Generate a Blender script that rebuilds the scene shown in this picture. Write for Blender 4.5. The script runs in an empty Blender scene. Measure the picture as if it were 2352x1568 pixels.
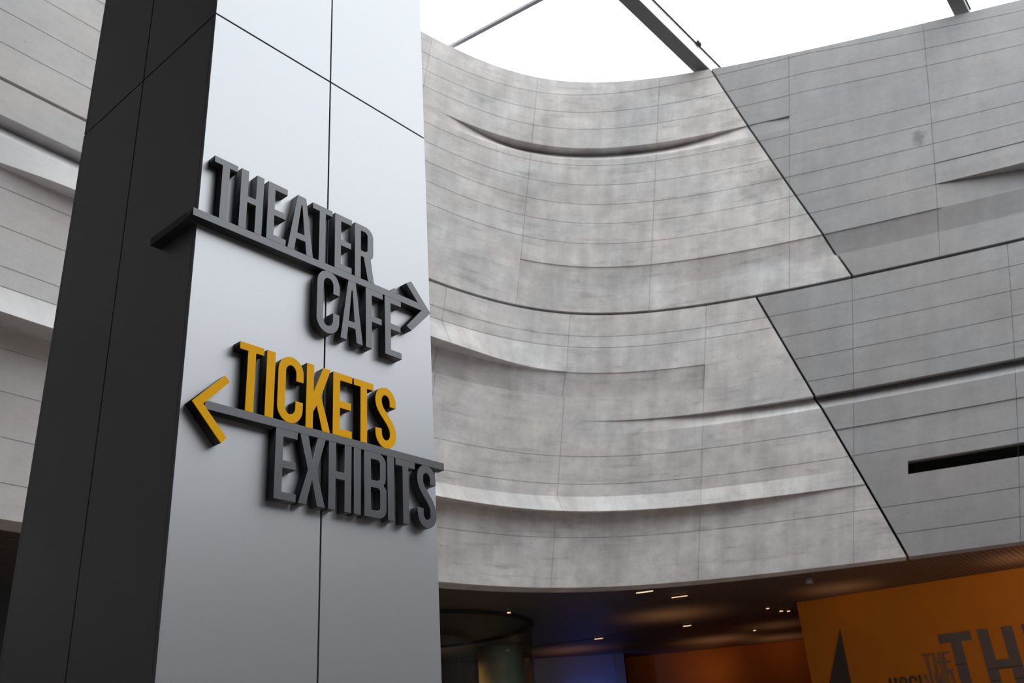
import bpy, bmesh, math, random
from mathutils import Vector, Matrix
random.seed(4)
SC = bpy.context.scene
COL = SC.collection
PI = math.pi

# ------------------------------------------------------------------ camera
F_PX, PITCH, ROLL = 2123.49, 0.43647479, -0.0730987
EYE = Vector((0, 0, 1.6))
w = Vector((0, math.cos(PITCH), math.sin(PITCH)))
u0 = Vector((0, -math.sin(PITCH), math.cos(PITCH)))
r0 = Vector((1, 0, 0))
cr, sr = math.cos(ROLL), math.sin(ROLL)
r = cr * r0 + sr * u0
u = -sr * r0 + cr * u0
cd = bpy.data.cameras.new('camera')
cam = bpy.data.objects.new('camera', cd)
COL.objects.link(cam)
M = Matrix((r, u, -w)).transposed().to_4x4()
M.translation = EYE
cam.matrix_world = M
cd.sensor_width = 36
cd.lens = F_PX / 2352 * 36
cd.clip_end = 500
cd.dof.use_dof = True
cd.dof.focus_distance = 3.75
cd.dof.aperture_fstop = 5.6
SC.camera = cam

AZ = math.radians(39.26551)
A = Vector((math.sin(AZ), math.cos(AZ), 0))          # along the pillar's front face
B = Vector((-math.cos(AZ), math.sin(AZ), 0))         # along its side face, away from the camera
Q = Vector((-1.17002, 2.97843, 0))                   # the corner between them

# ------------------------------------------------------------------ helpers
def link(name, me, mats=None, parent=None):
    o = bpy.data.objects.new(name, me)
    COL.objects.link(o)
    if mats:
        for m in (mats if isinstance(mats, (list, tuple)) else [mats]):
            me.materials.append(m)
    if parent is not None:
        o.parent = parent
    return o

def bm_obj(name, bm, mats=None, parent=None, smooth=False):
    bmesh.ops.recalc_face_normals(bm, faces=bm.faces) if not smooth else None
    me = bpy.data.meshes.new(name)
    bm.to_mesh(me); bm.free()
    if smooth:
        for p in me.polygons: p.use_smooth = True
    return link(name, me, mats, parent)

def empty(name, loc=(0, 0, 0)):
    o = bpy.data.objects.new(name, None)
    o.location = loc
    o.empty_display_size = .2
    COL.objects.link(o)
    return o

def tag(o, label, cat, group=None):
    o['label'] = label; o['category'] = cat
    if group: o['group'] = group
    return o

def struct(o):
    o['kind'] = 'structure'
    return o

def frame_box(bm, o, ex, ey, ez, x0, x1, y0, y1, z0, z1, bev=0):
    """box in the frame (o; ex, ey, ez)"""
    vs = [bm.verts.new(o + ex * x + ey * y + ez * z) for z in (z0, z1) for y in (y0, y1) for x in (x0, x1)]
    fs = [(0, 1, 3, 2), (4, 6, 7, 5), (0, 4, 5, 1), (2, 3, 7, 6), (0, 2, 6, 4), (1, 5, 7, 3)]
    faces = [bm.faces.new([vs[i] for i in f]) for f in fs]
    bmesh.ops.recalc_face_normals(bm, faces=faces)
    if bev:
        es = {e for f in faces for e in f.edges}
        bmesh.ops.bevel(bm, geom=list(es), offset=bev, segments=2, profile=.5, affect='EDGES')

Z = Vector((0, 0, 1))
def box(bm, x0, x1, y0, y1, z0, z1, bev=0):
    frame_box(bm, Vector((0, 0, 0)), Vector((1, 0, 0)), Vector((0, 1, 0)), Z, x0, x1, y0, y1, z0, z1, bev)

# ------------------------------------------------------------------ materials
def mat(name, col, rough=.6, metal=0., spec=.5):
    m = bpy.data.materials.new(name); m.use_nodes = True
    b = m.node_tree.nodes['Principled BSDF']
    b.inputs['Base Color'].default_value = (*col, 1)
    b.inputs['Roughness'].default_value = rough
    b.inputs['Metallic'].default_value = metal
    b.inputs['Specular IOR Level'].default_value = spec
    return m

def N(nt, t, **k):
    n = nt.nodes.new(t)
    for a, v in k.items(): setattr(n, a, v)
    return n

def add_noise(m, scale, amt, coord='Object', bump=0., rough_amt=0., detail=4, stretch=(1, 1, 1)):
    nt = m.node_tree; b = nt.nodes['Principled BSDF']
    tc = N(nt, 'ShaderNodeTexCoord'); mp = N(nt, 'ShaderNodeMapping')
    mp.inputs['Scale'].default_value = stretch
    no = N(nt, 'ShaderNodeTexNoise'); no.inputs['Scale'].default_value = scale; no.inputs['Detail'].default_value = detail
    nt.links.new(tc.outputs[coord], mp.inputs[0]); nt.links.new(mp.outputs[0], no.inputs['Vector'])
    c = b.inputs['Base Color'].default_value[:3]
    mr = N(nt, 'ShaderNodeMapRange'); mr.inputs['From Min'].default_value = .3; mr.inputs['From Max'].default_value = .7
    mr.inputs['To Min'].default_value = 1 - amt; mr.inputs['To Max'].default_value = 1 + amt
    nt.links.new(no.outputs[0], mr.inputs['Value'])
    vm = N(nt, 'ShaderNodeVectorMath', operation='SCALE'); vm.inputs[0].default_value = c
    nt.links.new(mr.outputs[0], vm.inputs['Scale']); nt.links.new(vm.outputs[0], b.inputs['Base Color'])
    if rough_amt:
        r2 = N(nt, 'ShaderNodeMapRange'); r = b.inputs['Roughness'].default_value
        r2.inputs['To Min'].default_value = r - rough_amt; r2.inputs['To Max'].default_value = r + rough_amt
        nt.links.new(no.outputs[0], r2.inputs['Value']); nt.links.new(r2.outputs[0], b.inputs['Roughness'])
    if bump:
        bp = N(nt, 'ShaderNodeBump'); bp.inputs['Strength'].default_value = bump; bp.inputs['Distance'].default_value = .002
        nt.links.new(no.outputs[0], bp.inputs['Height']); nt.links.new(bp.outputs[0], b.inputs['Normal'])
    return m

def facing_mix(nt, lo, hi):
    lw = N(nt, 'ShaderNodeLayerWeight'); lw.inputs[0].default_value = .5
    pw = N(nt, 'ShaderNodeMath', operation='POWER'); pw.inputs[1].default_value = 4; nt.links.new(lw.outputs['Facing'], pw.inputs[0])
    mr = N(nt, 'ShaderNodeMapRange'); mr.inputs['To Min'].default_value = lo; mr.inputs['To Max'].default_value = hi
    nt.links.new(pw.outputs[0], mr.inputs['Value'])
    return mr

def concrete(name, col, blotch, pits=1.0, panel=.05, smear=.16, stains=()):
    """cast concrete: board panels with their own tone, cloudy laitance, dark drips and smears, air holes"""
    m = bpy.data.materials.new(name); m.use_nodes = True
    nt = m.node_tree; b = nt.nodes['Principled BSDF']; L = nt.links.new
    b.inputs['Roughness'].default_value = .78
    b.inputs['Specular IOR Level'].default_value = .25
    uv = N(nt, 'ShaderNodeUVMap'); uv.uv_map = 'UVMap'
    def noise(scale, sx, sy, det=5, rough=.55, off=0):
        mp = N(nt, 'ShaderNodeMapping'); mp.inputs['Scale'].default_value = (sx, sy, 1); mp.inputs['Location'].default_value = (off, off * .7, 0)
        n = N(nt, 'ShaderNodeTexNoise'); n.inputs['Scale'].default_value = scale; n.inputs['Detail'].default_value = det; n.inputs['Roughness'].default_value = rough
        L(uv.outputs[0], mp.inputs[0]); L(mp.outputs[0], n.inputs['Vector'])
        return n.outputs[0]
    def rng(v, a, c, lo, hi):
        n = N(nt, 'ShaderNodeMapRange'); n.inputs['From Min'].default_value = a; n.inputs['From Max'].default_value = c
        n.inputs['To Min'].default_value = lo; n.inputs['To Max'].default_value = hi
        L(v, n.inputs['Value']); return n.outputs[0]
    def mul(a, c):
        n = N(nt, 'ShaderNodeMath', operation='MULTIPLY'); L(a, n.inputs[0]); L(c, n.inputs[1]); return n.outputs[0]
    v = rng(noise(1.1, 1, 1.3, 6, .6), .3, .7, 1 - blotch, 1 + blotch)                 # clouds
    v = mul(v, rng(noise(1.0, 3.2, .55, 4, .55, 7), .32, .68, 1 - blotch * .8, 1 + blotch * .8))   # vertical drips
    v = mul(v, rng(noise(1.0, .9, 6.0, 5, .65, 3), .55, .78, 1, 1 - smear))            # horizontal smears
    v = mul(v, rng(noise(9, 1, 1, 5, .7, 5), .3, .7, .965, 1.035))                     # grain
    # tone of every panel
    sep = N(nt, 'ShaderNodeSeparateXYZ'); L(uv.outputs[0], sep.inputs[0])
    def flo(s, k, o):
        a = N(nt, 'ShaderNodeMath', operation='ADD'); a.inputs[1].default_value = o; L(s, a.inputs[0])
        q = N(nt, 'ShaderNodeMath', operation='DIVIDE'); q.inputs[1].default_value = k; L(a.outputs[0], q.inputs[0])
        f = N(nt, 'ShaderNodeMath', operation='FLOOR'); L(q.outputs[0], f.inputs[0]); return f.outputs[0]
    cx = N(nt, 'ShaderNodeCombineXYZ'); L(flo(sep.outputs[0], 2.655, .68), cx.inputs[0]); L(flo(sep.outputs[1], .487, .37), cx.inputs[1])
    wn = N(nt, 'ShaderNodeTexWhiteNoise'); wn.noise_dimensions = '2D'; L(cx.outputs[0], wn.inputs['Vector'])
    v = mul(v, rng(wn.outputs[0], 0, 1, 1 - panel, 1 + panel))
    # air holes
    vo = N(nt, 'ShaderNodeTexVoronoi'); vo.inputs['Scale'].default_value = 9; L(uv.outputs[0], vo.inputs['Vector'])
    hs = N(nt, 'ShaderNodeSeparateColor'); L(vo.outputs['Color'], hs.inputs[0])
    th = rng(hs.outputs[0], .55, 1, 0.0, .11)
    lt = N(nt, 'ShaderNodeMath', operation='LESS_THAN'); L(vo.outputs['Distance'], lt.inputs[0]); L(th, lt.inputs[1])
    v = mul(v, rng(lt.outputs[0], 0, 1, 1, 1 - .22 * pits))
    v = mul(v, rng(noise(3.4, 1, 1.2, 6, .62, 21), .36, .64, 1 - blotch * .42, 1 + blotch * .42))
    v = mul(v, rng(noise(2.2, 1, 1.7, 5, .7, 31), .56, .72, 1, 1 - smear * .55))           # soft dark patches
    v = mul(v, rng(noise(26, 1, 1, 3, .6, 9), .3, .7, .975, 1.025))
    # single stains with a ragged outline
    for (su, sz, ru, rz, amt) in stains:
        mp = N(nt, 'ShaderNodeMapping'); mp.vector_type = 'POINT'
        mp.inputs['Location'].default_value = (-su / ru, -sz / rz, 0); mp.inputs['Scale'].default_value = (1 / ru, 1 / rz, 0)
        L(uv.outputs[0], mp.inputs[0])
        ln = N(nt, 'ShaderNodeVectorMath', operation='LENGTH'); L(mp.outputs[0], ln.inputs[0])
        ad = N(nt, 'ShaderNodeMath', operation='ADD'); L(ln.outputs['Value'], ad.inputs[0]); L(rng(noise(7, 1, 1, 4, .7, 41), .3, .7, -.45, .45), ad.inputs[1])
        v = mul(v, rng(ad.outputs[0], .35, 1.05, 1 - amt, 1))
    # warm / cool drift
    mx = N(nt, 'ShaderNodeMix', data_type='RGBA')
    L(rng(noise(.55, 1, 1.6, 3, .5, 12), .38, .62, 0, 1), mx.inputs['Factor'])
    mx.inputs['A'].default_value = (col[0] * 1.02, col[1] * .985, col[2] * .975, 1)
    mx.inputs['B'].default_value = (col[0] * .985, col[1] * .995, col[2] * 1.015, 1)
    vm = N(nt, 'ShaderNodeVectorMath', operation='SCALE'); L(mx.outputs['Result'], vm.inputs[0]); L(v, vm.inputs['Scale'])
    L(vm.outputs[0], b.inputs['Base Color'])
    bp = N(nt, 'ShaderNodeBump'); bp.inputs['Strength'].default_value = .25; bp.inputs['Distance'].default_value = .01
    L(noise(6, 1, 1, 6, .65, 2), bp.inputs['Height']); L(bp.outputs[0], b.inputs['Normal'])
    return m

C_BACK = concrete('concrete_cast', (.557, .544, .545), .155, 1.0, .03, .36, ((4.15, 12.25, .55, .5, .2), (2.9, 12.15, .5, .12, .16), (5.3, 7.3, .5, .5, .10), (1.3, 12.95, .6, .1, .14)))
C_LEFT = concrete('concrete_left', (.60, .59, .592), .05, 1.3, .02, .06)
C_RIGHT_SHADED = concrete('concrete_right_shaded', (.335, .335, .345), .065, .5, .02, .12, ((7.05, 12.42, .17, .2, .38), (8.0, 11.5, .9, .16, .1)))  # same concrete; the darker base colour holds this side's shade
DARKGAP = mat('joint_backing', (.03, .028, .025), .9)

def panel_metal(name, col, metal, rough):
    m = mat(name, col, rough, metal)
    add_noise(m, 420, .05, bump=.0, rough_amt=.03, detail=2)
    return m
SILVER = panel_metal('silver_panel_paint', (.42, .43, .462), .68, .40)
CORE = mat('pillar_core', (.012, .012, .014), .8)
CHAR = add_noise(mat('charcoal_paint', (.108, .112, .126), .36, .5), 300, .06, detail=2)
BLACKSIDE = mat('black_letter_edge', (.022, .022, .024), .5)
YELLOW = add_noise(mat('yellow_vinyl', (1.0, .485, .0), .55, 0, .1), 200, .05, detail=2)

# ------------------------------------------------------------------ the leaning concrete wall
LX = .159
ZS = (4.6, 9.83, 15.1)
HYP = ((20.65, 1.586, 20.517, -.452, 3.721), (19.878, 1.492, 19.146, -.438, 3.124), (18.909, 1.25, 17.331, -.292, 2.137))
def wy(uu, z):
    ys = []
    for aL, sL, aR, sR, ww in HYP:
        yl = aL + sL * uu; yr = aR + sR * uu
        ys.append((yl + yr) / 2 - math.sqrt(((yl - yr) / 2) ** 2 + ww * ww))
    a, b, c = ZS
    return (ys[0] * (z - b) * (z - c) / ((a - b) * (a - c)) + ys[1] * (z - a) * (z - c) / ((b - a) * (b - c))
            + ys[2] * (z - a) * (z - b) / ((c - a) * (c - b)))
def wp(uu, z, d=0.):
    e = 1e-3
    y = wy(uu, z)
    p = Vector((uu + LX * (z - 4.6), y, z))
    if d:
        n = Vector((e, wy(uu + e, z) - y, 0)).cross(Vector((LX * e, wy(uu, z + e) - y, e)))
        n.normalize()
        p += n * d
    return p

def clamp(x, a=0., b=1.): return max(a, min(b, x))
def lerp_pts(pts, x):
    if x <= pts[0][0]: return pts[0][1]
    for (a, va), (b, vb) in zip(pts, pts[1:]):
        if x <= b:
            t = (x - a) / (b - a); t = t * t * (3 - 2 * t)
            return va + (vb - va) * t
    return pts[-1][1]

G = .012      # fine joint width
GD = -.010    # and depth
def wall_mesh(name, rows, u_min, u_max, joints, prof, mats, lines=(), cuts=(), tilt=None, holes=(), lip=-.3, z_clip=None, bottom_lip=None):
    """rows: sorted z; prof(i, u) -> (d_bottom, d_top) of row i; joints: u of vertical joints; lines: rows z with a fine joint"""
    bm = bmesh.new()
    us = []
    n = int((u_max - u_min) / .12)
    base = [u_min + (u_max - u_min) * k / n for k in range(n + 1)]
    js = []
    for j in joints:
        if u_min < j < u_max: js += [(j - G / 2), (j + G / 2)]
    hl = [h[0] for h in holes if u_min < h[0] < u_max]
    us = sorted([x for x in base if all(abs(x - j) > .03 for j in js + hl)] + js + hl)
    def is_joint(a, b): return any(abs((a + b) / 2 - j) < G * .6 for j in joints)
    strips = []   # (z0, z1, fn u->(d0,d1), is_line)
    for i in range(len(rows) - 1):
        a, b = rows[i], rows[i + 1]
        ga = G / 2 if rows[i] in lines else 0
        gb = G / 2 if rows[i + 1] in lines else 0
        strips.append((a + ga, b - gb, i, False))
        if gb: strips.append((b - gb, b + gb, i, True))
    def prof2(st, x):
        if st[3]:
            d = prof(st[2], x)[1]; return (d + GD, d + GD)
        return prof(st[2], x)
    def hole(a, b, z0, z1):
        for (h0, h1, k0, k1) in holes:
            if (a + b) / 2 > h0 and (a + b) / 2 < h1 and z0 >= k0 - 1e-6 and z1 <= k1 + 1e-6: return True
        return False
    prev = None
    for st in strips:
        z0, z1 = st[0], st[1]
        top = []
        # columns; fine vertical joints are sunk
        segs = []
        for a, b in zip(us, us[1:]):
            jt = is_joint(a, b)
            da, db = prof2(st, a), prof2(st, b)
            if jt: da = (da[0] + GD, da[1] + GD); db = (db[0] + GD, db[1] + GD)
            segs.append((a, b, da, db, jt))
        cache = {}
        def V(x, z, d):
            k = (round(x, 5), round(z, 5), round(d, 5))
            if k not in cache: cache[k] = bm.verts.new((x, z, d))
            return cache[k]
        for i, (a, b, da, db, jt) in enumerate(segs):
            if hole(a, b, z0, z1): continue
            bm.faces.new((V(a, z0, da[0]), V(b, z0, db[0]), V(b, z1, db[1]), V(a, z1, da[1])))
        for s1, s2 in zip(segs, segs[1:]):
            if s1[4] != s2[4] or abs(s1[3][0] - s2[2][0]) > 1e-4:
                x = s1[1]
                vs = [bm.verts.new(c) for c in ((x, z0, s1[3][0]), (x, z0, s2[2][0]), (x, z1, s2[2][1]), (x, z1, s1[3][1]))]
                bm.faces.new(vs)
        if prev:
            for (a, b, da, db, jt), (_, _, pa, pb, _) in zip(segs, prev):
                if abs(da[0] - pa[1]) > 1e-4 or abs(db[0] - pb[1]) > 1e-4:
                    h1, h2 = hole(a, b, z0, z1), False
                    vs = [bm.verts.new(c) for c in ((a, z0, pa[1]), (b, z0, pb[1]), (b, z0, db[0] + (1e-5 if abs(db[0] - pb[1]) < 1e-5 else 0)), (a, z0, da[0] + (1e-5 if abs(da[0] - pa[1]) < 1e-5 else 0)))]
                    bm.faces.new(vs)
        prev = segs
    # top and bottom returns
    def edge_return(z, side, to):
        for a, b in zip(us, us[1:]):
            st = strips[0] if side == 0 else strips[-1]
            da, db = prof2(st, a)[side], prof2(st, b)[side]
            vs = [bm.verts.new(c) for c in ((a, z, da), (b, z, db), (b, z - (.07 if side == 0 and z < 5 else 0), to), (a, z - (.07 if side == 0 and z < 5 else 0), to))]
            bm.faces.new(vs)
    edge_return(strips[0][0], 0, bottom_lip if bottom_lip is not None else lip)
    edge_return(strips[-1][1], 1, lip)
    for (h0, h1, k0, k1) in holes:
        cols = [x for x in us if h0 - 1e-6 <= x <= h1 + 1e-6]
        for zz in (k0, k1):
            for a, b in zip(cols, cols[1:]):
                bm.faces.new([bm.verts.new(c) for c in ((a, zz, 0), (b, zz, 0), (b, zz, -.5), (a, zz, -.5))])
        bm.faces.new([bm.verts.new(c) for c in ((h0, k0, 0), (h0, k1, 0), (h0, k1, -.5), (h0, k0, -.5))])
    if tilt:
        for v in bm.verts: v.co.y += tilt(v.co.x, v.co.y)
    # slanting cut: keep the side where s*(u - (u1 + k*(z - z1))) > 0
    for (u1, z1, k, s) in cuts:
        no = Vector((1, -k, 0)).normalized()
        res = bmesh.ops.bisect_plane(bm, geom=bm.verts[:] + bm.edges[:] + bm.faces[:], plane_co=(u1, z1, 0), plane_no=no * -s, clear_outer=True)
        ce = [g for g in res['geom_cut'] if isinstance(g, bmesh.types.BMEdge)]
        for e in ce:
            a, b = e.verts
            if abs(a.co.y - b.co.y) < 1e-6: continue
            bm.faces.new([bm.verts.new(c) for c in (a.co, b.co, (b.co.x, b.co.y, lip), (a.co.x, a.co.y, lip))])
    if z_clip:
        res = bmesh.ops.bisect_plane(bm, geom=bm.verts[:] + bm.edges[:] + bm.faces[:], plane_co=(0, z_clip, 0), plane_no=(0, 1, 0), clear_outer=True)
        for e in [g for g in res['geom_cut'] if isinstance(g, bmesh.types.BMEdge)]:
            a, b = e.verts
            if abs(a.co.x - b.co.x) < 1e-6: continue
            bm.faces.new([bm.verts.new(c) for c in (a.co, b.co, (b.co.x, b.co.y, lip), (a.co.x, a.co.y, lip))])
    uvl = bm.loops.layers.uv.new('UVMap')
    for f in bm.faces:
        flat = max(v.co.z for v in f.verts) - min(v.co.z for v in f.verts) > .9 * max(.02, max(v.co.y for v in f.verts) - min(v.co.y for v in f.verts)) and \
            max(v.co.y for v in f.verts) - min(v.co.y for v in f.verts) < 1e-4
        for l in f.loops:
            l[uvl].uv = (l.vert.co.x, l.vert.co.y + l.vert.co.z * .6)
        f.smooth = not flat
    for v in bm.verts:
        x, z, d = v.co
        v.co = wp(x, z, d)
    me = bpy.data.meshes.new(name)
    bm.to_mesh(me); bm.free()
    return struct(link(name, me, mats))

def tilt_up(x, z):
    return .05 * (clamp(x, -3, 5) - 2) * clamp((z - 12) / 2.9, 0, 1.2) - (.2 * clamp((x - 5) / 4) * clamp((z - 12) / 2.9) )

UP = [9.857, 10.34, 10.83, 11.33, 11.78, 12.21, 12.66, 13.12, 13.27, 13.54, 14.0, 14.42, 14.86, 15.5]
UPL = (11.33, 11.78, 12.21, 12.66, 13.12, 14.0, 14.42, 14.86)
def taper(f, a, b):
    def g(i, x):
        k = clamp((x - a) / (b - a)); k = k * k * (3 - 2 * k)
        p_ = f(i, x); return (p_[0] * k, p_[1] * k)
    return g
def prof_up(i, x):
    z0 = UP[i]
    if z0 == 13.27:
        return (0, -lerp_pts([(-2.5, 0), (-.7, .33), (2., .33), (4.1, .015), (4.66, .05), (4.68, 0)], x))
    if z0 == 10.34 and x > -.7:
        return (-lerp_pts([(-.7, .08), (2, .13), (9, .15)], x), -.02)
    if z0 == 10.83 and x > 7.3:
        return (-clamp((x - 7.3) * .17, 0, .5), -clamp((x - 7.3) * .17, 0, .5))
    if z0 == 11.33 and x > 7.3:
        return (.01, -.012)
    return (0, 0)
JU = (-2.82, -.7, 1.96, 4.67, 7.3, 9.95)
K1 = -.525
GJ = .022
wall_mesh('wall_back_upper', UP, -4, 6.2, JU, prof_up, C_BACK, UPL, cuts=[(3.05 - GJ, 15.1, K1, -1)], tilt=tilt_up, z_clip=15.1)
wall_mesh('wall_right_upper', UP, 2.5, 15, JU, prof_up, C_RIGHT_SHADED, UPL, cuts=[(3.05 + GJ, 15.1, K1, 1)], tilt=tilt_up, z_clip=15.1)

LO = [4.6, 5.0, 5.48, 5.93, 6.23, 6.46, 6.98, 7.42, 7.67, 8.13, 8.62, 9.13, 9.36, 9.80]
def prof_lo(i, x):
    z0 = LO[i]
    if z0 == 8.62 and x < .37: return (lerp_pts([(-4, .5), (-2.1, .35), (.37, .03)], x), 0)
    if z0 == 8.13 and x < 3.1: return (-lerp_pts([(-3, .12), (.37, .12), (3.1, .10)], x), -.015)
    if z0 == 7.42 and x > .37: return (0, -lerp_pts([(.5, 0), (2.2, .04), (3.3, .14), (5, .25)], x))
    if z0 == 5.93: return (lerp_pts([(-3, .38), (1, .3), (3.2, .2), (5.9, .02)], x), 0)
    return (0, 0)
JL = (-1.96, .37, 3.1, 5.8, 8.38, 11.0)
K2 = -.502
wall_mesh('wall_back_lower', LO, -4, 7.2, JL, taper(prof_lo, -4, -3), C_BACK, (5.48, 6.46, 6.98, 9.13, 9.36), cuts=[(4.06 - GJ, 9.8, K2, -1)], lip=-.3, bottom_lip=-.5)
LR = [4.6, 5.0, 5.48, 5.985, 6.215, 6.46, 6.98, 7.42, 7.67, 7.96, 8.43, 8.9, 9.36, 9.795]
def prof_lr(i, x):
    z0 = LR[i]
    if z0 == 7.42: return (0, -.26)
    if z0 == 6.46: return (0, -.02)
    return (0, 0)
wall_mesh('wall_right_lower', LR, 3.6, 15, JL, prof_lr, C_RIGHT_SHADED, (5.0, 5.48, 6.46, 7.96, 8.43, 8.9, 9.36), cuts=[(4.06 + GJ, 9.8, K2, 1)],
          holes=[(6.685, 14.9, 5.985, 6.215)], bottom_lip=-.5)

LU = [9.85, 10.32, 10.79, 11.28, 11.76, 12.24, 12.72, 13.2, 13.68, 14.16, 14.64, 15.1]
wall_mesh('wall_left_upper', LU, -8, -4, (), lambda i, x: (0, 0), C_LEFT, tuple(LU[1:-1]))
LL = [4.6, 4.99, 5.49, 6.0, 6.49, 6.72, 7.21, 7.45, 7.93, 8.41, 8.66, 9.07, 9.34, 9.80]
def prof_ll(i, x):
    z0 = LL[i]
    if z0 == 6.72: return (.55, 0)
    if z0 == 8.66: return (lerp_pts([(-7.2, .0), (-6.1, .24), (-5, .3)], x), 0)
    if z0 == 9.07: return (0, -.27)
    return (0, 0)
wall_mesh('wall_left_lower', LL, -8, -4, (), taper(prof_ll, -4, -5.3), C_LEFT, (4.99, 5.49, 6.0, 6.49, 7.21, 7.45, 7.93, 8.41), bottom_lip=-.5)

# dark sheet behind the joints
bm = bmesh.new()
n = 80
g = [[bm.verts.new(wp(-10 + 25 * i / n, z, -.5)) for i in range(n + 1)] for z in (4.65, 7, 9.8, 12, 15.05)]
for a, b in zip(g, g[1:]):
    for i in range(n): bm.faces.new((a[i], a[i + 1], b[i + 1], b[i]))
struct(bm_obj('wall_joint_backing', bm, DARKGAP))

# ------------------------------------------------------------------ the pillar
PW, PD, PT = 1.245, 1.17, 15.0
pil = empty('clad_pillar', Q + A * PW / 2 + B * PD / 2)
tag(pil, 'tall square pillar clad in satin silver-grey metal panels, carrying the direction signs', 'pillar')
def pbox(name, m, s0, s1, b0, b1, z0, z1, bev=0, parent=pil):
    bm = bmesh.new()
    frame_box(bm, Q, A, B, Z, s0, s1, b0, b1, z0, z1, bev)
    o = bm_obj(name, bm, m)
    if parent is not None:
        o.parent = parent
        o.matrix_parent_inverse = Matrix.Translation(-Vector(parent.location))
    return o
TH = .02
pbox('pillar_core', CORE, TH + .004, PW - TH - .004, TH + .004, PD - TH - .004, 0, PT)
GAP = .0035
zb = [(0, 2.1 - .5), (1.6, 4.65), (4.65, 7.7), (7.7, 10.75), (10.75, PT)]
zb[0] = (0, 1.6)
for (z0, z1) in zb:
    za, zc = z0 + GAP * 1.2, z1 - GAP * 1.2
    for s0, s1 in ((0, .6225), (.6225, PW)):
        a = s0 + (GAP if s0 > 0 else 0); b = s1 - (GAP if s1 < PW else 0)
        pbox('front_panel', SILVER, a, b, 0, TH, za, zc, .0012)
        pbox('rear_panel', SILVER, a, b, PD - TH, PD, za, zc, .0012)
    for t0, t1 in ((TH, .598), (.598, PD - TH)):
        a = t0 + (.0015 if t0 == TH else GAP * 1.1); b = t1 - (.0015 if t1 == PD - TH else GAP * 1.1)
        pbox('side_panel', SILVER, 0, TH, a, b, za, zc, .0012)
        pbox('side_panel', SILVER, PW - TH, PW, a, b, za, zc, .0012)

# ------------------------------------------------------------------ sign lettering
def curve_mesh(loops, depth, bev):
    cu = bpy.data.curves.new('tmp', 'CURVE'); cu.dimensions = '2D'; cu.fill_mode = 'BOTH'
    cu.extrude = max(depth / 2 - bev, 1e-5); cu.bevel_depth = bev; cu.bevel_resolution = 1; cu.offset = -bev
    for lp in loops:
        sp = cu.splines.new('POLY'); sp.points.add(len(lp) - 1)
        for p, q in zip(sp.points, lp): p.co = (q[0], q[1], 0, 1)
        sp.use_cyclic_u = True
    o = bpy.data.objects.new('tmp', cu); COL.objects.link(o)
    dg = bpy.context.evaluated_depsgraph_get()
    me = bpy.data.meshes.new_from_object(o.evaluated_get(dg))
    bpy.data.objects.remove(o); bpy.data.curves.remove(cu)
    return me

def place_flat(me, o, ex, ey, en, off):
    """2D mesh (x, y, thickness z) onto the plane (o; ex, ey) with its middle off metres out along en"""
    for v in me.vertices:
        x, y, z = v.co
        v.co = o + ex * x + ey * y + en * (z + off)
    me.update()
    me.materials.clear()
    return me

def arc(cx, cy, rx, ry, a0, a1, n=10):
    return [(cx + rx * math.cos(math.radians(a0 + (a1 - a0) * i / n)), cy + ry * math.sin(math.radians(a0 + (a1 - a0) * i / n))) for i in range(n + 1)]

def stroke(cl, t):
    L_, R_ = [], []
    for i, p in enumerate(cl):
        a = Vector(cl[max(i - 1, 0)]); b = Vector(cl[min(i + 1, len(cl) - 1)])
        d = (b - a).normalized(); nn = Vector((-d.y, d.x))
        L_.append((p[0] + nn.x * t / 2, p[1] + nn.y * t / 2)); R_.append((p[0] - nn.x * t / 2, p[1] - nn.y * t / 2))
    return [L_ + R_[::-1]]

def bez(p0, p1, p2, p3, n=12):
    return [tuple((1 - s) ** 3 * a + 3 * s * (1 - s) ** 2 * b + 3 * s * s * (1 - s) * c + s ** 3 * d for a, b, c, d in zip(p0, p1, p2, p3)) for s in [i / n for i in range(n + 1)]]

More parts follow.
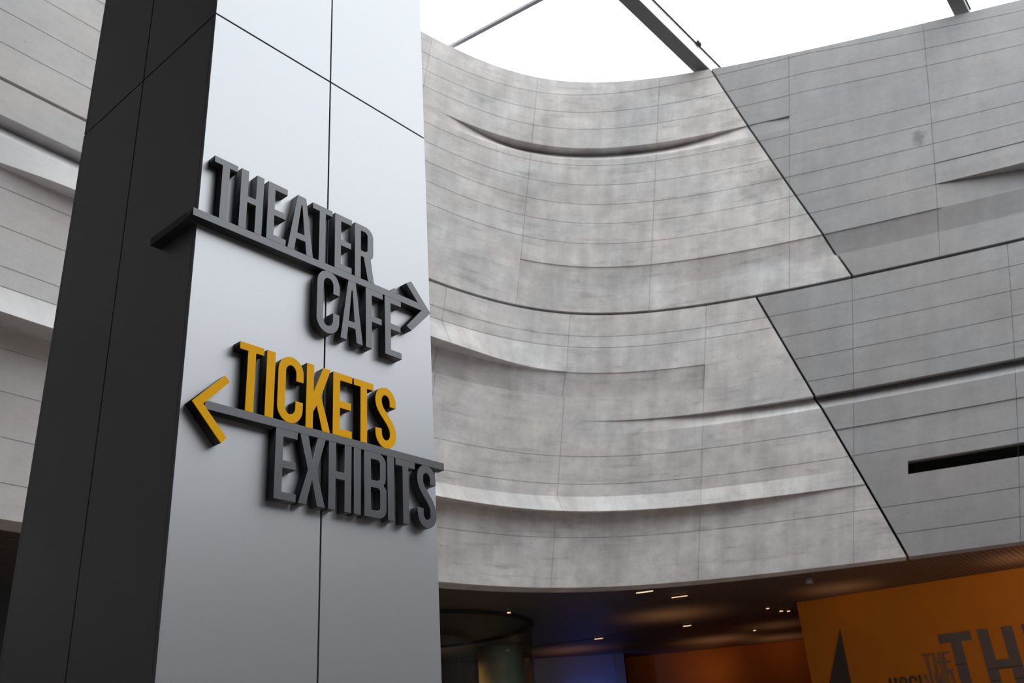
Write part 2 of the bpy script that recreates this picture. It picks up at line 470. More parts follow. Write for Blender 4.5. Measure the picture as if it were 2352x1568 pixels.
def glyph(ch, x0, x1, h, t, hb):
    w = x1 - x0
    def S(pts): return [(x0 + a, b) for a, b in pts]
    if ch == 'T':
        c = w / 2
        return [S([(0, h), (w, h), (w, h - hb), (c + t / 2, h - hb), (c + t / 2, 0), (c - t / 2, 0), (c - t / 2, h - hb), (0, h - hb)])]
    if ch == 'I': return [S([(0, 0), (0, h), (w, h), (w, 0)])]
    if ch == 'H':
        m = h * .515
        return [S([(0, 0), (0, h), (t, h), (t, m + hb / 2), (w - t, m + hb / 2), (w - t, h), (w, h), (w, 0), (w - t, 0), (w - t, m - hb / 2), (t, m - hb / 2), (t, 0)])]
    if ch == 'E':
        m = h * .50; e = w * .95
        return [S([(0, 0), (0, h), (w, h), (w, h - hb), (t, h - hb), (t, m + hb / 2), (e, m + hb / 2), (e, m - hb / 2), (t, m - hb / 2), (t, hb), (w, hb), (w, 0)])]
    if ch == 'F':
        m = h * .50; e = w * .93
        return [S([(0, 0), (0, h), (w, h), (w, h - hb), (t, h - hb), (t, m + hb / 2), (e, m + hb / 2), (e, m - hb / 2), (t, m - hb / 2), (t, 0)])]
    if ch == 'A':
        c = w / 2; a = w * .165
        def xl(y): return y / h * (c - a)              # outer left edge
        s1 = t * 1.02
        y1, y2 = h * .22, h * .22 + hb
        apex = (c, h * .80)
        # inner left edge from (s1,0) towards the apex
        def il(y): return s1 + (c - s1) * y / (h * .86)
        return [S([(0, 0), (c - a, h), (c + a, h), (w, 0), (w - s1, 0), (w - il(y1), y1), (il(y1), y1), (s1, 0)]),
                S([(il(y2), y2), (w - il(y2), y2), (c + .002, h * .84), (c - .002, h * .84)])]
    if ch == 'K':
        return [S([(0, 0), (0, h), (t, h), (t, h * .52), (w - t * 1.05, h), (w, h), (w * .64, h * .545), (w, 0), (w - t * 1.08, 0), (w * .45, h * .36), (t, h * .235), (t, 0)])] if False else \
            [S([(0, 0), (0, h), (t, h), (t, h * .56), (w - t * 1.1, h), (w - .002, h), (w * .60, h * .53), (w, 0), (w - t * 1.1, 0), (w * .43, h * .375), (t, h * .26), (t, 0)])]
    if ch == 'X':
        c = w / 2; q = t * .62
        return [S([(0, 0), (c - q, h * .5), (w * .02, h), (w * .02 + t * 1.1, h), (c, h * .64), (w * .98 - t * 1.1, h), (w * .98, h), (c + q, h * .5), (w, 0), (w - t * 1.1, 0), (c, h * .36), (t * 1.1, 0)])]
    if ch == 'C':
        rr = w / 2 - t / 2; k = 1.12
        cl = [(w - t / 2, h * .655)] + [(w - t / 2, h * .70)] + arc(w / 2, h - t * .45 - rr * k, rr, rr * k, 0, 180, 14) + arc(w / 2, t * .45 + rr * k, rr, rr * k, 180, 360, 14) + [(w - t / 2, h * .30), (w - t / 2, h * .345)]
        return [[(x0 + a, b) for a, b in lp] for lp in stroke(cl, t)]
    if ch == 'S':
        rr = w / 2 - t / 2; k = 1.15
        top = h - t * .45 - rr * k; bot = t * .45 + rr * k
        cl = [(w - t / 2, h * .70)] + arc(w / 2, top, rr, rr * k, 0, 180, 14)[0:] + \
            bez((t / 2, top - .002), (t / 2, h * .56), (w - t / 2, h * .46), (w - t / 2, bot + .002), 14) + arc(w / 2, bot, rr, rr * k, 0, -180, 14) + [(t / 2, h * .30)]
        return [[(x0 + a, b) for a, b in lp] for lp in stroke(cl, t)]
    if ch == 'R':
        m = h * .42; ro = .046; ri = .016
        out = [(0, 0), (0, h), (w - ro, h)] + arc(w - ro, h - ro, ro, ro, 88, 0, 7) + arc(w - .03, m + .03, .03, .034, 0, -62, 5) + [(w + .004, 0), (w + .004 - t * 1.03, 0), (w * .47, m - .002), (t, m - .002), (t, 0)]
        hol = [(t, m + hb - .002), (t, h - hb)] + arc(w - t - ri, h - hb - ri, ri, ri, 90, 0, 5) + arc(w - t - ri, m + hb + ri - .002, ri, ri, 0, -90, 5)
        return [S(out), S(hol)]
    if ch in 'B':
        m = h * .51; ro = .042; ri = .014
        out = [(0, 0), (0, h), (w - ro, h)] + arc(w - ro - .002, h - ro, ro, ro, 88, 0, 7) + [(w - .003, m + .03)] + arc(w - .024, m + .022, .02, .022, 0, -60, 4) + arc(w - .026, m - .022, .026, .022, 60, 0, 4) + arc(w - ro, ro, ro, ro, 0, -90, 7)
        hol1 = [(t, m + hb * .5), (t, h - hb)] + arc(w - t - ri, h - hb - ri, ri, ri, 90, 0, 5) + arc(w - t - ri, m + hb * .5 + ri, ri, ri, 0, -90, 5)
        hol2 = [(t, hb), (t, m - hb * .5)] + arc(w - t - ri, m - hb * .5 - ri, ri, ri, 90, 0, 5) + arc(w - t - ri, hb + ri, ri, ri, 0, -90, 5)
        return [S(out), S(hol1), S(hol2)]
    if ch == 'D':
        ro = .4 * w; ri = .2 * w
        return [S([(0, 0), (0, h), (w - ro, h)] + arc(w - ro, h - ro, ro, ro, 88, 0, 6) + arc(w - ro, ro, ro, ro, 0, -90, 6)),
                S([(t, hb), (t, h - hb)] + arc(w - t - ri, h - hb - ri, ri, ri, 90, 0, 4) + arc(w - t - ri, hb + ri, ri, ri, 0, -90, 4))]
    if ch == 'O':
        r1 = w / 2; r2 = w / 2 - t
        return [S(arc(w / 2, h - r1, r1, r1, 180, 0, 10) + arc(w / 2, r1, r1, r1, 0, -180, 10)), S(arc(w / 2, h - r1, r2, r2, 180, 0, 10) + arc(w / 2, r1, r2, r2, 0, -180, 10))]
    if ch == 'G':
        rr = w / 2 - t / 2
        cl = [(w - t / 2, h * .68)] + arc(w / 2, h - t * .5 - rr, rr, rr, 0, 180, 10) + arc(w / 2, t * .5 + rr, rr, rr, 180, 360, 10) + [(w - t / 2, h * .5), (w * .5, h * .5 + .0001)]
        return [[(x0 + a, b) for a, b in lp] for lp in stroke(cl, t)]
    if ch == 'L': return [S([(0, 0), (0, h), (t, h), (t, hb), (w, hb), (w, 0)])]
    if ch == 'U':
        r1 = w / 2; r2 = w / 2 - t
        return [S([(0, h), (t, h)] + arc(w / 2, r1, r2, r2, 180, 360, 10) + [(w - t, h), (w, h)] + arc(w / 2, r1, r1, r1, 0, -180, 10))]
    if ch == 'N': return [S([(0, 0), (0, h), (t, h), (w - t, h * .35), (w - t, h), (w, h), (w, 0), (w - t, 0), (t, h * .65), (t, 0)])]

T = .044
def add_flat(name, loops, z0, m, parent, depth, off, bev=.0012, o=None, ex=A, ey=Z, en=None):
    o = o or Q; en = en or -B
    me = curve_mesh([[(a, b + z0) for a, b in lp] for lp in loops], depth, bev)
    place_flat(me, o, ex, ey, en, off + depth / 2)
    ob = link(name, me, m)
    if parent is not None:
        ob.parent = parent
        loc = Vector(parent.location) if parent.type == 'EMPTY' else Vector((0, 0, 0))
        ob.matrix_parent_inverse = Matrix.Translation(-loc)
    return ob

ST, HB = .0350, .0300
# --- upper sign
sg1 = empty('direction_sign', Q + A * .6 - B * .0 + Z * 3.29)
tag(sg1, 'charcoal metal sign reading THEATER over CAFÉ with an arrow pointing right, above the yellow lettering', 'sign')
add_flat('sign_bar', [[(-T - .0, 3.583), (-T, 3.6175), (1.150, 3.6175), (1.150, 3.583)]], 0, CHAR, sg1, T, 0)
bm = bmesh.new()
frame_box(bm, Q, A, B, Z, -T, 0, 0, .262, 3.583, 3.6175, .0012)
o = bm_obj('side_bar', bm, CHAR); o.parent = sg1; o.matrix_parent_inverse = Matrix.Translation(-Vector(sg1.location))
for ch, a, b in (('T', .028, .136), ('H', .151, .260), ('E', .281, .377), ('A', .385, .517), ('T', .509, .617), ('E', .630, .726), ('R', .743, .851)):
    add_flat('letter', glyph(ch, a, b, .2765, ST, HB), 3.617, CHAR, sg1, T - (.001 if ch == 'T' else 0), 0)
for ch, a, b in (('C', .542, .662), ('A', .668, .791), ('F', .807, .906), ('E', .918, 1.016)):
    add_flat('letter', glyph(ch, a, b, .290, ST, HB), 3.2945, CHAR, sg1, T - .0005, 0)
add_flat('accent', [[(.952, 3.6165), (.976, 3.641), (1.006, 3.628), (.985, 3.6165)]], 0, CHAR, sg1, T - .001, 0)
add_flat('arrow_head', [[(1.204, 3.588), (1.083, 3.716), (1.050, 3.693), (1.149, 3.588), (1.046, 3.473), (1.077, 3.456)]], 0, CHAR, sg1, T + .0006, 0)
# --- lower sign
sg2 = empty('direction_sign', Q + A * .65 + Z * 2.55)
tag(sg2, 'sign reading TICKETS in yellow letters over EXHIBITS in charcoal, yellow arrow pointing left', 'sign')
add_flat('sign_bar', [[(.066, 2.829), (.072, 2.862), (1.258, 2.862), (1.258, 2.829)]], 0, CHAR, sg2, T, 0)
for ch, a, b in (('T', .195, .302), ('I', .3155, .354), ('C', .369, .488), ('K', .503, .623), ('E', .635, .733), ('T', .742, .849), ('S', .859, .975)):
    g = glyph(ch, a, b, .2695, ST, HB)
    ob = add_flat('letter', g, 2.8615, BLACKSIDE, sg2, T - .003, 0)
    fc = add_flat('letter_face', g, 2.8615, YELLOW, ob, .0035, T - .003, .0006)
    fc['label'] = 'yellow face of a black-edged letter'
for ch, a, b in (('E', .371, .470), ('X', .479, .606), ('H', .620, .734), ('I', .746, .783), ('B', .800, .918), ('I', .9245, .962), ('T', .970, 1.081), ('S', 1.092, 1.203)):
    add_flat('letter', glyph(ch, a, b, .272, ST, HB), 2.558, CHAR, sg2, T - .0006, 0)
ARR = [[(.016, 2.846), (.140, 2.975), (.161, 2.954), (.061, 2.846), (.163, 2.741), (.141, 2.717)]]
ob = add_flat('arrow_head', ARR, 0, BLACKSIDE, sg2, T - .001, 0)
fc = add_flat('arrow_face', ARR, 0, YELLOW, ob, .0035, T - .001, .0006)
fc['label'] = 'yellow face of the arrow head'

# ------------------------------------------------------------------ roof steel and sky glass
STEEL_SHADE = add_noise(mat('dark_steel_and_shade', (.13, .13, .14), .5), 6, .06)  # dark beam colour, also stands in for shade under the white beam
BEAM = add_noise(mat('beam_white_paint', (.82, .82, .83), .5), 6, .04)
def bar_between(bm, p, q, wd, z0, z1, bev=.0):
    p = Vector((p[0], p[1], 0)); q = Vector((q[0], q[1], 0))
    ex = (q - p).normalized(); ey = Vector((-ex.y, ex.x, 0))
    frame_box(bm, p, ex, ey, Z, 0, (q - p).length, -wd / 2, wd / 2, z0, z1, bev)
def beam(p, q, wd, z0, z1, label, extra=True, cat='beam', group=None, m=None):
    p = Vector((p[0], p[1], 0)); q = Vector((q[0], q[1], 0))
    t = empty('roof_beam', (p + q) / 2 + Z * z0)
    inv = Matrix.Translation(-Vector(t.location))
    bm = bmesh.new(); bar_between(bm, p, q, wd, z0, z1, .006)
    o = bm_obj('beam_web', bm, m or BEAM); o.parent = t; o.matrix_parent_inverse = inv
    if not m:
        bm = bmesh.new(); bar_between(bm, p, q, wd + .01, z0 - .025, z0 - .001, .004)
        o = bm_obj('shade_strip', bm, STEEL_SHADE, t); o.matrix_parent_inverse = inv; o['label'] = 'dark grey strip for the shaded underside of the white beam'  # added strip, its dark colour is the underside's shade
    if extra:
        ex = (q - p).normalized(); ey = Vector((-ex.y, ex.x, 0))
        bm = bmesh.new(); frame_box(bm, p, ex, ey, Z, 0, (q - p).length, -wd / 2 - .03, wd / 2 + .03, z1 + .002, z1 + .02)
        o = bm_obj('glazing_bar', bm, DARKGAP); o.parent = t; o.matrix_parent_inverse = inv
        L_ = (q - p).length - 1.1
        bm = bmesh.new(); frame_box(bm, p, ex, ey, Z, L_, L_ + .14, -wd / 2 - .08, -wd / 2 - .0305, z1 - .03, z1 + .05, .004)
        o = bm_obj('bracket', bm, DARKGAP); o.parent = t; o.matrix_parent_inverse = inv
    tag(t, label, cat, group)
    return t
def along(p, q, a, b):
    p = Vector(p); q = Vector(q); d = (q - p).normalized()
    return p - d * a, q + d * b
p, q = along((2.79, 13.715), (4.63, 16.0), 14, .58)
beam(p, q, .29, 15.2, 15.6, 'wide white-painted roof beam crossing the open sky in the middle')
p, q = along((9.47, 14.36), (9.74, 14.72), 14, .6)
beam(p, q, .27, 15.2, 15.6, 'dark grey roof beam at the top right corner of the skylight', m=STEEL_SHADE)
p, q = along((1.05, 13.55), (-.78, 14.66), 9, .3)
beam(p, q, .085, 15.2, 15.27, 'thin steel roof tie running down to the wall beside the pillar', False, m=mat('grey_steel_paint', (.33, .32, .36), .5))

gm = bpy.data.materials.new('clear_glass'); gm.use_nodes = True
nt = gm.node_tree; nt.nodes.clear()
out = N(nt, 'ShaderNodeOutputMaterial'); mx = N(nt, 'ShaderNodeMixShader'); tr = N(nt, 'ShaderNodeBsdfTransparent'); gl = N(nt, 'ShaderNodeBsdfGlossy')
fr = facing_mix(nt, .03, .5); gl.inputs['Roughness'].default_value = .02
tr.inputs[0].default_value = (.96, .98, .97, 1)
nt.links.new(fr.outputs[0], mx.inputs[0]); nt.links.new(tr.outputs[0], mx.inputs[1]); nt.links.new(gl.outputs[0], mx.inputs[2]); nt.links.new(mx.outputs[0], out.inputs[0])
bm = bmesh.new(); box(bm, -14, 24, -14, 26, 15.75, 15.77)
struct(bm_obj('window_1', bm, gm))

# ------------------------------------------------------------------ room below the wall
mesh_ceil = mat('perforated_metal_ceiling', (.135, .102, .088), .5, .3)
nt = mesh_ceil.node_tree; b = nt.nodes['Principled BSDF']
tc = N(nt, 'ShaderNodeTexCoord'); mp = N(nt, 'ShaderNodeMapping'); mp.inputs['Rotation'].default_value = (0, 0, math.radians(35))
wv = N(nt, 'ShaderNodeTexWave'); wv.inputs['Scale'].default_value = 3.2; wv.inputs['Distortion'].default_value = 0
nt.links.new(tc.outputs['Object'], mp.inputs[0]); nt.links.new(mp.outputs[0], wv.inputs['Vector'])
rp = N(nt, 'ShaderNodeMapRange'); rp.inputs['To Min'].default_value = .6; rp.inputs['To Max'].default_value = 1.25
nt.links.new(wv.outputs['Fac'], rp.inputs['Value'])
vm = N(nt, 'ShaderNodeVectorMath', operation='SCALE'); vm.inputs[0].default_value = (.135, .102, .088)
nt.links.new(rp.outputs[0], vm.inputs['Scale']); nt.links.new(vm.outputs[0], b.inputs['Base Color'])
bp = N(nt, 'ShaderNodeBump'); bp.inputs['Strength'].default_value = .5; bp.inputs['Distance'].default_value = .01
nt.links.new(wv.outputs['Fac'], bp.inputs['Height']); nt.links.new(bp.outputs[0], b.inputs['Normal'])

CZ = 4.75
def slab_poly(name, pts, z0, z1, m):
    bm = bmesh.new()
    a = [bm.verts.new((x, y, z0)) for x, y in pts]; c = [bm.verts.new((x, y, z1)) for x, y in pts]
    bm.faces.new(a); bm.faces.new(c[::-1])
    for i in range(len(pts)):
        j = (i + 1) % len(pts); bm.faces.new((a[i], a[j], c[j], c[i]))
    return bm_obj(name, bm, m)
# the ceiling is cut by one open slot
edge = [tuple(wp(uu, 4.6, -.42)[:2]) for uu in [-10 + 25 * i / 40 for i in range(41)]]
seam = [(-14, 34.6), (-.15, 26.95), (1.71, 25.80), (3.89, 24.55), (6.43, 23.33), (16, 18.5)]
ceil_front = slab_poly('ceiling', edge + [(p_[0], p_[1] - .09) for p_ in reversed(seam)], CZ, CZ + .12, mesh_ceil)
struct(ceil_front)
ceil_rear = slab_poly('ceiling_rear', [(p_[0], p_[1] + .09) for p_ in seam] + [(24, 18.5), (24, 40), (-14, 40)], CZ, CZ + .12, mesh_ceil)
struct(ceil_rear)
struct(slab_poly('ceiling_void', [(p_[0], p_[1] - .6) for p_ in reversed(seam)] + [(p_[0], p_[1] + .6) for p_ in seam], CZ + .3, CZ + .34, CORE))
FLOOR = add_noise(mat('polished_floor', (.27, .218, .19), .4), .8, .1)
bm = bmesh.new(); box(bm, -40, 40, -30, 41, -.2, 0)
struct(bm_obj('floor', bm, FLOOR))

# walls of the hall behind
def vwall(name, p, q, th, z0, z1, m, back=True):
    bm = bmesh.new()
    p = Vector((p[0], p[1], 0)); q = Vector((q[0], q[1], 0))
    ex = (q - p).normalized(); ey = Vector((-ex.y, ex.x, 0))
    frame_box(bm, p, ex, ey, Z, 0, (q - p).length, 0, th, z0, z1)
    return bm_obj(name, bm, m), ex, ey, p
ORANGE = add_noise(mat('orange_wall_paint', (.66, .21, .004), .6), 2, .05)
ORANGE_D = add_noise(mat('rust_orange_wall_paint', (.50, .13, .012), .6), 2, .05)
LILAC = add_noise(mat('pale_grey_wall_paint', (.30, .27, .33), .7), 2, .04)
DARKBACK = add_noise(mat('dark_wall_paint', (.03, .02, .016), .8), 2, .1)
P1, P2 = Vector((6.12, 22.11, 0)), Vector((14.56, 16.73, 0))
wo, EX, EY, P1 = vwall('wall_right_orange', P1, P2, .35, 0, CZ - .002, ORANGE)
struct(wo)
struct(vwall('wall_rear_rust', (2.9, 31.43), (9.6, 29.5), .3, 0, CZ - .002, ORANGE_D)[0])
struct(vwall('wall_rear_pale', (-3, 29.55), (2.43, 30.05), .3, 0, CZ - .002, LILAC)[0])
struct(vwall('wall_rear_dark', (-14, 29.0), (-3.05, 29.5), .3, 0, CZ - .002, DARKBACK)[0])
struct(vwall('wall_rear_far', (-16, 39), (24, 39), .3, 0, CZ + .3, DARKBACK)[0])
struct(vwall('trim_1', (2.44, 30.0), (2.73, 30.03), .4, 0, CZ - .002, mat('grey_post_paint', (.28, .24, .23), .7))[0])


struct(vwall('wall_left_inner', (-12.2, 9.4), (-5.6, 17.5), .25, 0, CZ - .002, add_noise(mat('dark_green_grey_panel', (.05, .058, .056), .35), .9, .25))[0])
# lettering on the orange wall
EN = -EY
LGREY = mat('grey_letter_paint', (.15, .13, .14), .6)
LDARK = mat('dark_letter_paint', (.075, .065, .06), .6)
LPALE = mat('pale_letter_paint', (.24, .16, .14), .6)
def wl(name, loops, z0, m, parent, depth=.02):
    return add_flat(name, loops, z0, m, parent, depth, 0, .001, o=P1, ex=EX, ey=Z, en=EN)
big = empty('wall_lettering', P1 + EX * 3 + Z * 2.2)
tag(big, 'very large flat grey capitals beginning TH on the orange wall', 'lettering')
hb = .18
for ch, a, b in (('T', 2.85, 3.475), ('H', 3.615, 4.275), ('E', 4.45, 5.0), ('A', 5.08, 5.85), ('T', 5.9, 6.5), ('E', 6.65, 7.2), ('R', 7.35, 8.0)):
    if ch == 'R':
        g = [[(a, 0), (a, 1.46), (b, 1.46), (b, .62), (b - .12, .58), (b, 0), (b - .21, 0), (b - .33, .55), (a + .2, .55), (a + .2, 0)], [(a + .2, .75), (b - .2, .75), (b - .2, 1.28), (a + .2, 1.28)]]
    else:
        g = glyph(ch, a, b, 1.46, .20, hb)
    wl('letter', g, 2.2, LGREY, big)
# the thin split lines across the large letters
for zz, s0, s1 in ((3.035, 3.05, 3.26), (2.885, 3.63, 4.27), (2.66, 3.63, 3.8), (2.66, 4.07, 4.27)):
    bm = bmesh.new(); frame_box(bm, P1, EX, EN, Z, s0, s1, .0195, .0225, zz - .012, zz + .012)
    o = bm_obj('split_line', bm, LDARK, big); o.matrix_parent_inverse = Matrix.Translation(-Vector(big.location))
sm = empty('wall_lettering', P1 + EX * 2.6 + Z * 2.9)
tag(sm, 'small thin capitals THE on the orange wall, left of the very large letters', 'lettering')
for ch, a, b in (('T', 2.437, 2.60), ('H', 2.635, 2.80), ('E', 2.83, 2.965)):
    wl('letter', glyph(ch, a, b, .39, .045, .042), 2.925, LPALE, sm)
hg = empty('wall_lettering', P1 + EX * 2.3 + Z * 2.5)
tag(hg, 'narrow capitals HOGLUND cut off by the bottom of the photo, below the small THE', 'lettering')
for ch, a, b in (('H', 1.65, 1.81), ('O', 1.86, 2.02), ('G', 2.06, 2.22), ('L', 2.26, 2.36), ('U', 2.39, 2.54), ('N', 2.60, 2.76), ('D', 2.80, 2.96)):
    wl('letter', glyph(ch, a, b, .37, .045, .042), 2.55, LDARK if ch in 'HOGL' else LPALE, hg)
tri = wl('painted_triangle', [[(.861, 4.053), (.845, 2.1), (-.0 + .02, 2.1)]], 0, LDARK, None, .012)
tri.parent = wo
tri['label'] = 'tall thin dark grey painted triangle'

# ------------------------------------------------------------------ curved glass enclosure
DG = bpy.data.materials.new('smoked_glass'); DG.use_nodes = True
nt = DG.node_tree; nt.nodes.clear()
out = N(nt, 'ShaderNodeOutputMaterial'); mx = N(nt, 'ShaderNodeMixShader'); tr = N(nt, 'ShaderNodeBsdfTransparent'); gl = N(nt, 'ShaderNodeBsdfGlossy')
fr = facing_mix(nt, .05, .6); gl.inputs['Roughness'].default_value = .03
tr.inputs[0].default_value = (.86, .90, .88, 1)
nt.links.new(fr.outputs[0], mx.inputs[0]); nt.links.new(tr.outputs[0], mx.inputs[1]); nt.links.new(gl.outputs[0], mx.inputs[2]); nt.links.new(mx.outputs[0], out.inputs[0])
DC, DR = Vector((-2.95, 22.15, 0)), 2.92
dr = empty('glass_enclosure', DC)
tag(dr, 'dark curved glass enclosure with a black top rim, under the low ceiling beside the pillar', 'glass enclosure')
def ring(name, m, r0, r1, z0, z1, a0, a1, n=48):
    bm = bmesh.new(); prof = []
    full = abs(a1 - a0) >= 360
    for i in range(n + (0 if full else 1)):
        a = math.radians(a0 + (a1 - a0) * i / n)
        c, s_ = math.cos(a), math.sin(a)
        prof.append([bm.verts.new(DC + Vector((c * rr, s_ * rr, zz))) for rr, zz in ((r0, z0), (r1, z0), (r1, z1), (r0, z1))])
    k = len(prof)
    for i in range(k if full else k - 1):
        p_, q_ = prof[i], prof[(i + 1) % k]
        for j in range(4): bm.faces.new((p_[j], p_[(j + 1) % 4], q_[(j + 1) % 4], q_[j]))
    if not full: bm.faces.new(prof[0]); bm.faces.new(prof[-1][::-1])
    o = bm_obj(name, bm, m, dr); o.matrix_parent_inverse = Matrix.Translation(-DC)
    return o
ring('top_rim', CORE, DR - .05, DR + .05, CZ - .07, CZ - .002, 0, 360)
for k in range(6):
    ring('glass_pane', DG, DR - .006, DR + .006, 0, CZ - .07, k * 60 - 50 + .15, k * 60 + 10 - .15, 14)
# round column behind the glass
col = bpy.data.objects
STONE = add_noise(mat('metal_column_finish', (.30, .27, .22), .35, .3), 3, .1)
def cyl(name, c, rad, z0, z1, m, n=40, parent=None):
    bm = bmesh.new()
    a = [bm.verts.new((c[0] + rad * math.cos(2 * PI * i / n), c[1] + rad * math.sin(2 * PI * i / n), z0)) for i in range(n)]
    b_ = [bm.verts.new((v.co.x, v.co.y, z1)) for v in a]
    for i in range(n): bm.faces.new((a[i], a[(i + 1) % n], b_[(i + 1) % n], b_[i])).smooth = True
    bm.faces.new(a[::-1]); bm.faces.new(b_)
    return bm_obj(name, bm, m, parent)
o = cyl('round_column', (-.93, 26.4), .62, 0, CZ - .002, STONE)
tag(o, 'wide round column lit warm on one side, seen behind the curved glass', 'column')

# ------------------------------------------------------------------ lamps of the low ceiling
WARM = (1.0, .55, .26)
lampm = bpy.data.materials.new('lamp_lens'); lampm.use_nodes = True
b = lampm.node_tree.nodes['Principled BSDF']
b.inputs['Emission Color'].default_value = (1, .62, .38, 1); b.inputs['Emission Strength'].default_value = 1.6
HOUS = mat('lamp_housing', (.02, .02, .02), .5)
lamps = [((1.73, 25.8), 'second ceiling lamp from the left, in the black ceiling slot left of the blue-lit wall'),
         ((3.92, 24.53), 'ceiling lamp in the black slot, above the gap between blue and orange walls'),
         ((2.28, 18.95), 'bright warm glowing strip just under the bottom edge of the curved concrete wall'),
         ((3.10, 19.85), 'dim warm glowing strip right behind the brightest strip under the concrete edge'),  # long glowing strips added for warm streaks, not known as lamps
         ((5.53, 22.5), 'tiny round lamp left of a close pair, near the corner of the orange wall'),
         ((5.99, 23.1), 'left one of the close pair of tiny lamps by the orange wall corner'),
         ((6.19, 23.2), 'right one of the close pair of tiny lamps by the orange wall corner'),
         ((6.05, 26.5), 'faint tiny lamp on the far ceiling, lowest beside the orange wall'),
         ((-.49, 20.3), 'small warm lamp at the black rim of the curved glass')]
sizes = [(.22, .04), (.20, .04), (.34, .04), (.34, .015), (.06, .06), (.07, .06), (.06, .06), (.06, .06), (.07, .07)]
for (xy, lab), (a_, b2) in zip(lamps, sizes):
    t = empty('ceiling_lamp', (xy[0], xy[1], CZ - .06)); tag(t, lab, 'lamp', 'lamps under the low ceiling')
    inv = Matrix.Translation(-Vector(t.location))
    ex = Vector((.93, -.36, 0)) if a_ > .1 else Vector((1, 0, 0)); ey = Vector((-ex.y, ex.x, 0))
    bm = bmesh.new(); frame_box(bm, Vector((*xy, 0)), ex, ey, Z, -a_ / 2 - .01, a_ / 2 + .01, -b2 / 2 - .01, b2 / 2 + .01, CZ - .03, CZ - .001, .003)
    o = bm_obj('housing', bm, HOUS, t); o.matrix_parent_inverse = inv
    bm = bmesh.new(); frame_box(bm, Vector((*xy, 0)), ex, ey, Z, -a_ / 2, a_ / 2, -b2 / 2, b2 / 2, CZ - .04, CZ - .028, .002)
    o = bm_obj('lens', bm, lampm, t); o.matrix_parent_inverse = inv
o = cyl('smoke_detector', (5.58, 18.98), .07, CZ - .10, CZ - .001, mat('off_white_plastic', (.35, .32, .30), .5), 20)
tag(o, 'small pale round detector on the low ceiling under the concrete edge', 'detector')

def spot(name, loc, aim, power, colr, size, blend=.6, rad=.06):
    ld = bpy.data.lights.new(name, 'SPOT'); ld.energy = power * ({'added_ceiling_fill': 2.4}.get(name, 1)); ld.color = colr; ld.spot_size = math.radians(size); ld.spot_blend = blend; ld.shadow_soft_size = rad
    o = bpy.data.objects.new(name, ld); COL.objects.link(o); o.location = loc
    o.rotation_euler = (Vector(aim) - Vector(loc)).to_track_quat('-Z', 'Y').to_euler()
    return o
t = empty('track_spotlight', (8.35, 29.0, CZ - .25)); tag(t, 'small black spotlight hanging from the ceiling, left of the orange wall edge', 'spotlight')
inv = Matrix.Translation(-Vector(t.location))
bm = bmesh.new(); box(bm, 8.33, 8.37, 28.98, 29.02, CZ - .14, CZ - .001)
o = bm_obj('mount', bm, HOUS, t); o.matrix_parent_inverse = inv
bm = bmesh.new(); frame_box(bm, Vector((8.35, 29.0, CZ - .22)), Vector((.9, .3, -.3)).normalized(), Vector((-.3, .95, 0)).normalized(), Vector((.3, .1, .95)).normalized(), -.16, .16, -.09, .09, -.09, .09, .03)
o = bm_obj('lamp_head', bm, HOUS, t); o.matrix_parent_inverse = inv
# unseen fill spots, added to put warm pools on the ceiling
for (x, y, pw, sz) in ((3.2, 22.6, 60, 62), (6.6, 20.4, 70, 40), (9.6, 18.2, 110, 36), (-3.2, 25.8, 60, 70), (1.0, 28.2, 40, 60), (5.3, 28.3, 60, 60), (7.3, 29.0, 50, 55), (6.5, 26.0, 35, 50)):
    spot('added_ceiling_fill', (x, y, 2.9), (x + .05, y + .1, CZ), pw, WARM, sz * 1.25, 1.0, .7)
spot('wall_washer', (5.1, 29.2, 3.9), (5.3, 30.7, 4.5), 16, (1, .55, .15), 120, 1, .4)
spot('wall_washer', (9.2, 16.0, 4.5), (9.4, 19.8, 3.2), 60, (1, .62, .3), 110, .9)
spot('wall_washer', (1.5, 28.7, 2.0), (1.9, 30.0, 2.9), 110, (.12, .22, 1), 100, .9)
spot('wall_washer', (-3.3, 26.5, 3.8), (-1.5, 26.45, 3.6), 330, (1, .5, .15), 60, .8)
spot('added_hall_fill', (-.2, 23.5, 4.5), (-.7, 26.0, 3.4), 60, (.85, .95, 1), 80, 1)  # added grey fill to brighten the column, no fixture
spot('added_hall_fill', (-8.4, 12.4, 4.2), (-8.6, 14.2, 3.6), 14, (.7, 1, .92), 100, 1)  # added greenish fill for the dark inner panels, no fixture

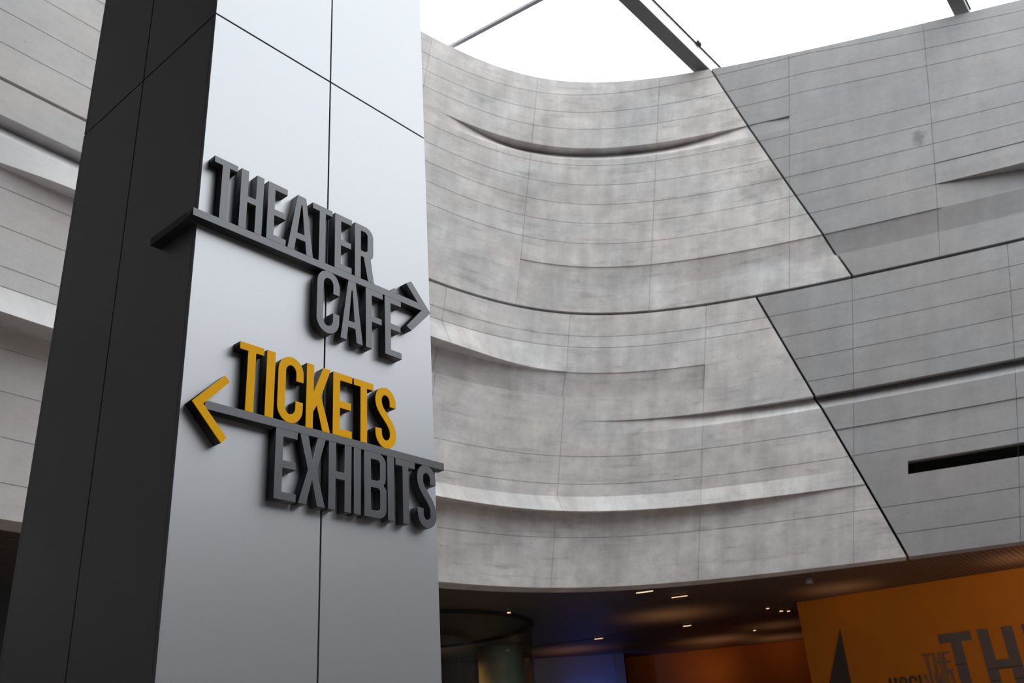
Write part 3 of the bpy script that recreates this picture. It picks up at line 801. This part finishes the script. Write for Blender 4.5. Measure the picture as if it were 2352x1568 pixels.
# ------------------------------------------------------------------ the rest of the hall, outside the frame, arranged for its light
HALL = add_noise(mat('hall_wall_dark', (.032, .028, .028), .7), 1, .1)
e0 = wp(-10, 4.6)
struct(vwall('wall_left', (-9.0, -12), tuple(wp(-8.05, 4.6)[:2]), .3, 0, 16, add_noise(mat('left_wall_dark', (.085, .075, .075), .7), 1, .1))[0])  # unseen dark wall, added so the pillar's side face reflects dark
struct(vwall('wall_front', (-9.0, -12), (20, -12), .3, 0, 15.2, HALL)[0])
struct(vwall('wall_right', (20, -12), (20, 13), .3, 0, 11, mat('hall_wall_grey', (.07, .07, .08), .7))[0])  # unseen wall, height and grey set to darken the pillar's lower front
struct(vwall('wall_left_low', (-8.6, 7.2), (-15.5, 6.0), .3, 0, 4.74, HALL)[0])
struct(vwall('wall_left_hall', (-15.5, 6.0), (-15.5, 39), .3, 0, 5.1, HALL)[0])
struct(vwall('wall_right_hall', (24, 39), (24, 8), .3, 0, 5.1, HALL)[0])
struct(slab_poly('floor_unseen_dark', [(v.x, v.y) for v in (Q + A * .1 + B * 9, Q + A * .1 - B * 24, Q - A * 22 - B * 24, Q - A * 22 + B * 9)], .0005, .004, add_noise(mat('dark_unseen_floor', (.035, .03, .03), .8), 30, .1)))  # unseen dark floor, added to darken the pillar's lower side face
# unseen solid roof, added to block sky from the pillar's side face
def qa(a, b): 
    v = Q + A * a + B * b; return (v.x, v.y)
struct(slab_poly('ceiling_sky_block', [qa(-.3, 9.5), qa(-.3, -24), qa(-24, -24), qa(-24, 9.5)], 15.2, 15.5, HALL))

# ------------------------------------------------------------------ sky
W = bpy.data.worlds.new('overcast_sky'); SC.world = W; W.use_nodes = True
nt = W.node_tree; bg = nt.nodes['Background']
tc = N(nt, 'ShaderNodeTexCoord'); sp = N(nt, 'ShaderNodeSeparateXYZ'); nt.links.new(tc.outputs['Generated'], sp.inputs[0])
mr = N(nt, 'ShaderNodeMapRange'); mr.inputs['From Min'].default_value = 0; mr.inputs['From Max'].default_value = 1; mr.inputs['To Min'].default_value = .75; mr.inputs['To Max'].default_value = 1.25
nt.links.new(sp.outputs[2], mr.inputs[0])
vm = N(nt, 'ShaderNodeVectorMath', operation='SCALE'); vm.inputs[0].default_value = (.985, .985, 1.0)
nt.links.new(mr.outputs[0], vm.inputs['Scale']); nt.links.new(vm.outputs[0], bg.inputs[0])
bg.inputs[1].default_value = 3.0

vs_ = SC.view_settings
vs_.view_transform = 'Standard'; vs_.look = 'None'; vs_.gamma = 1; vs_.exposure = 0.02
vs_.use_curve_mapping = False
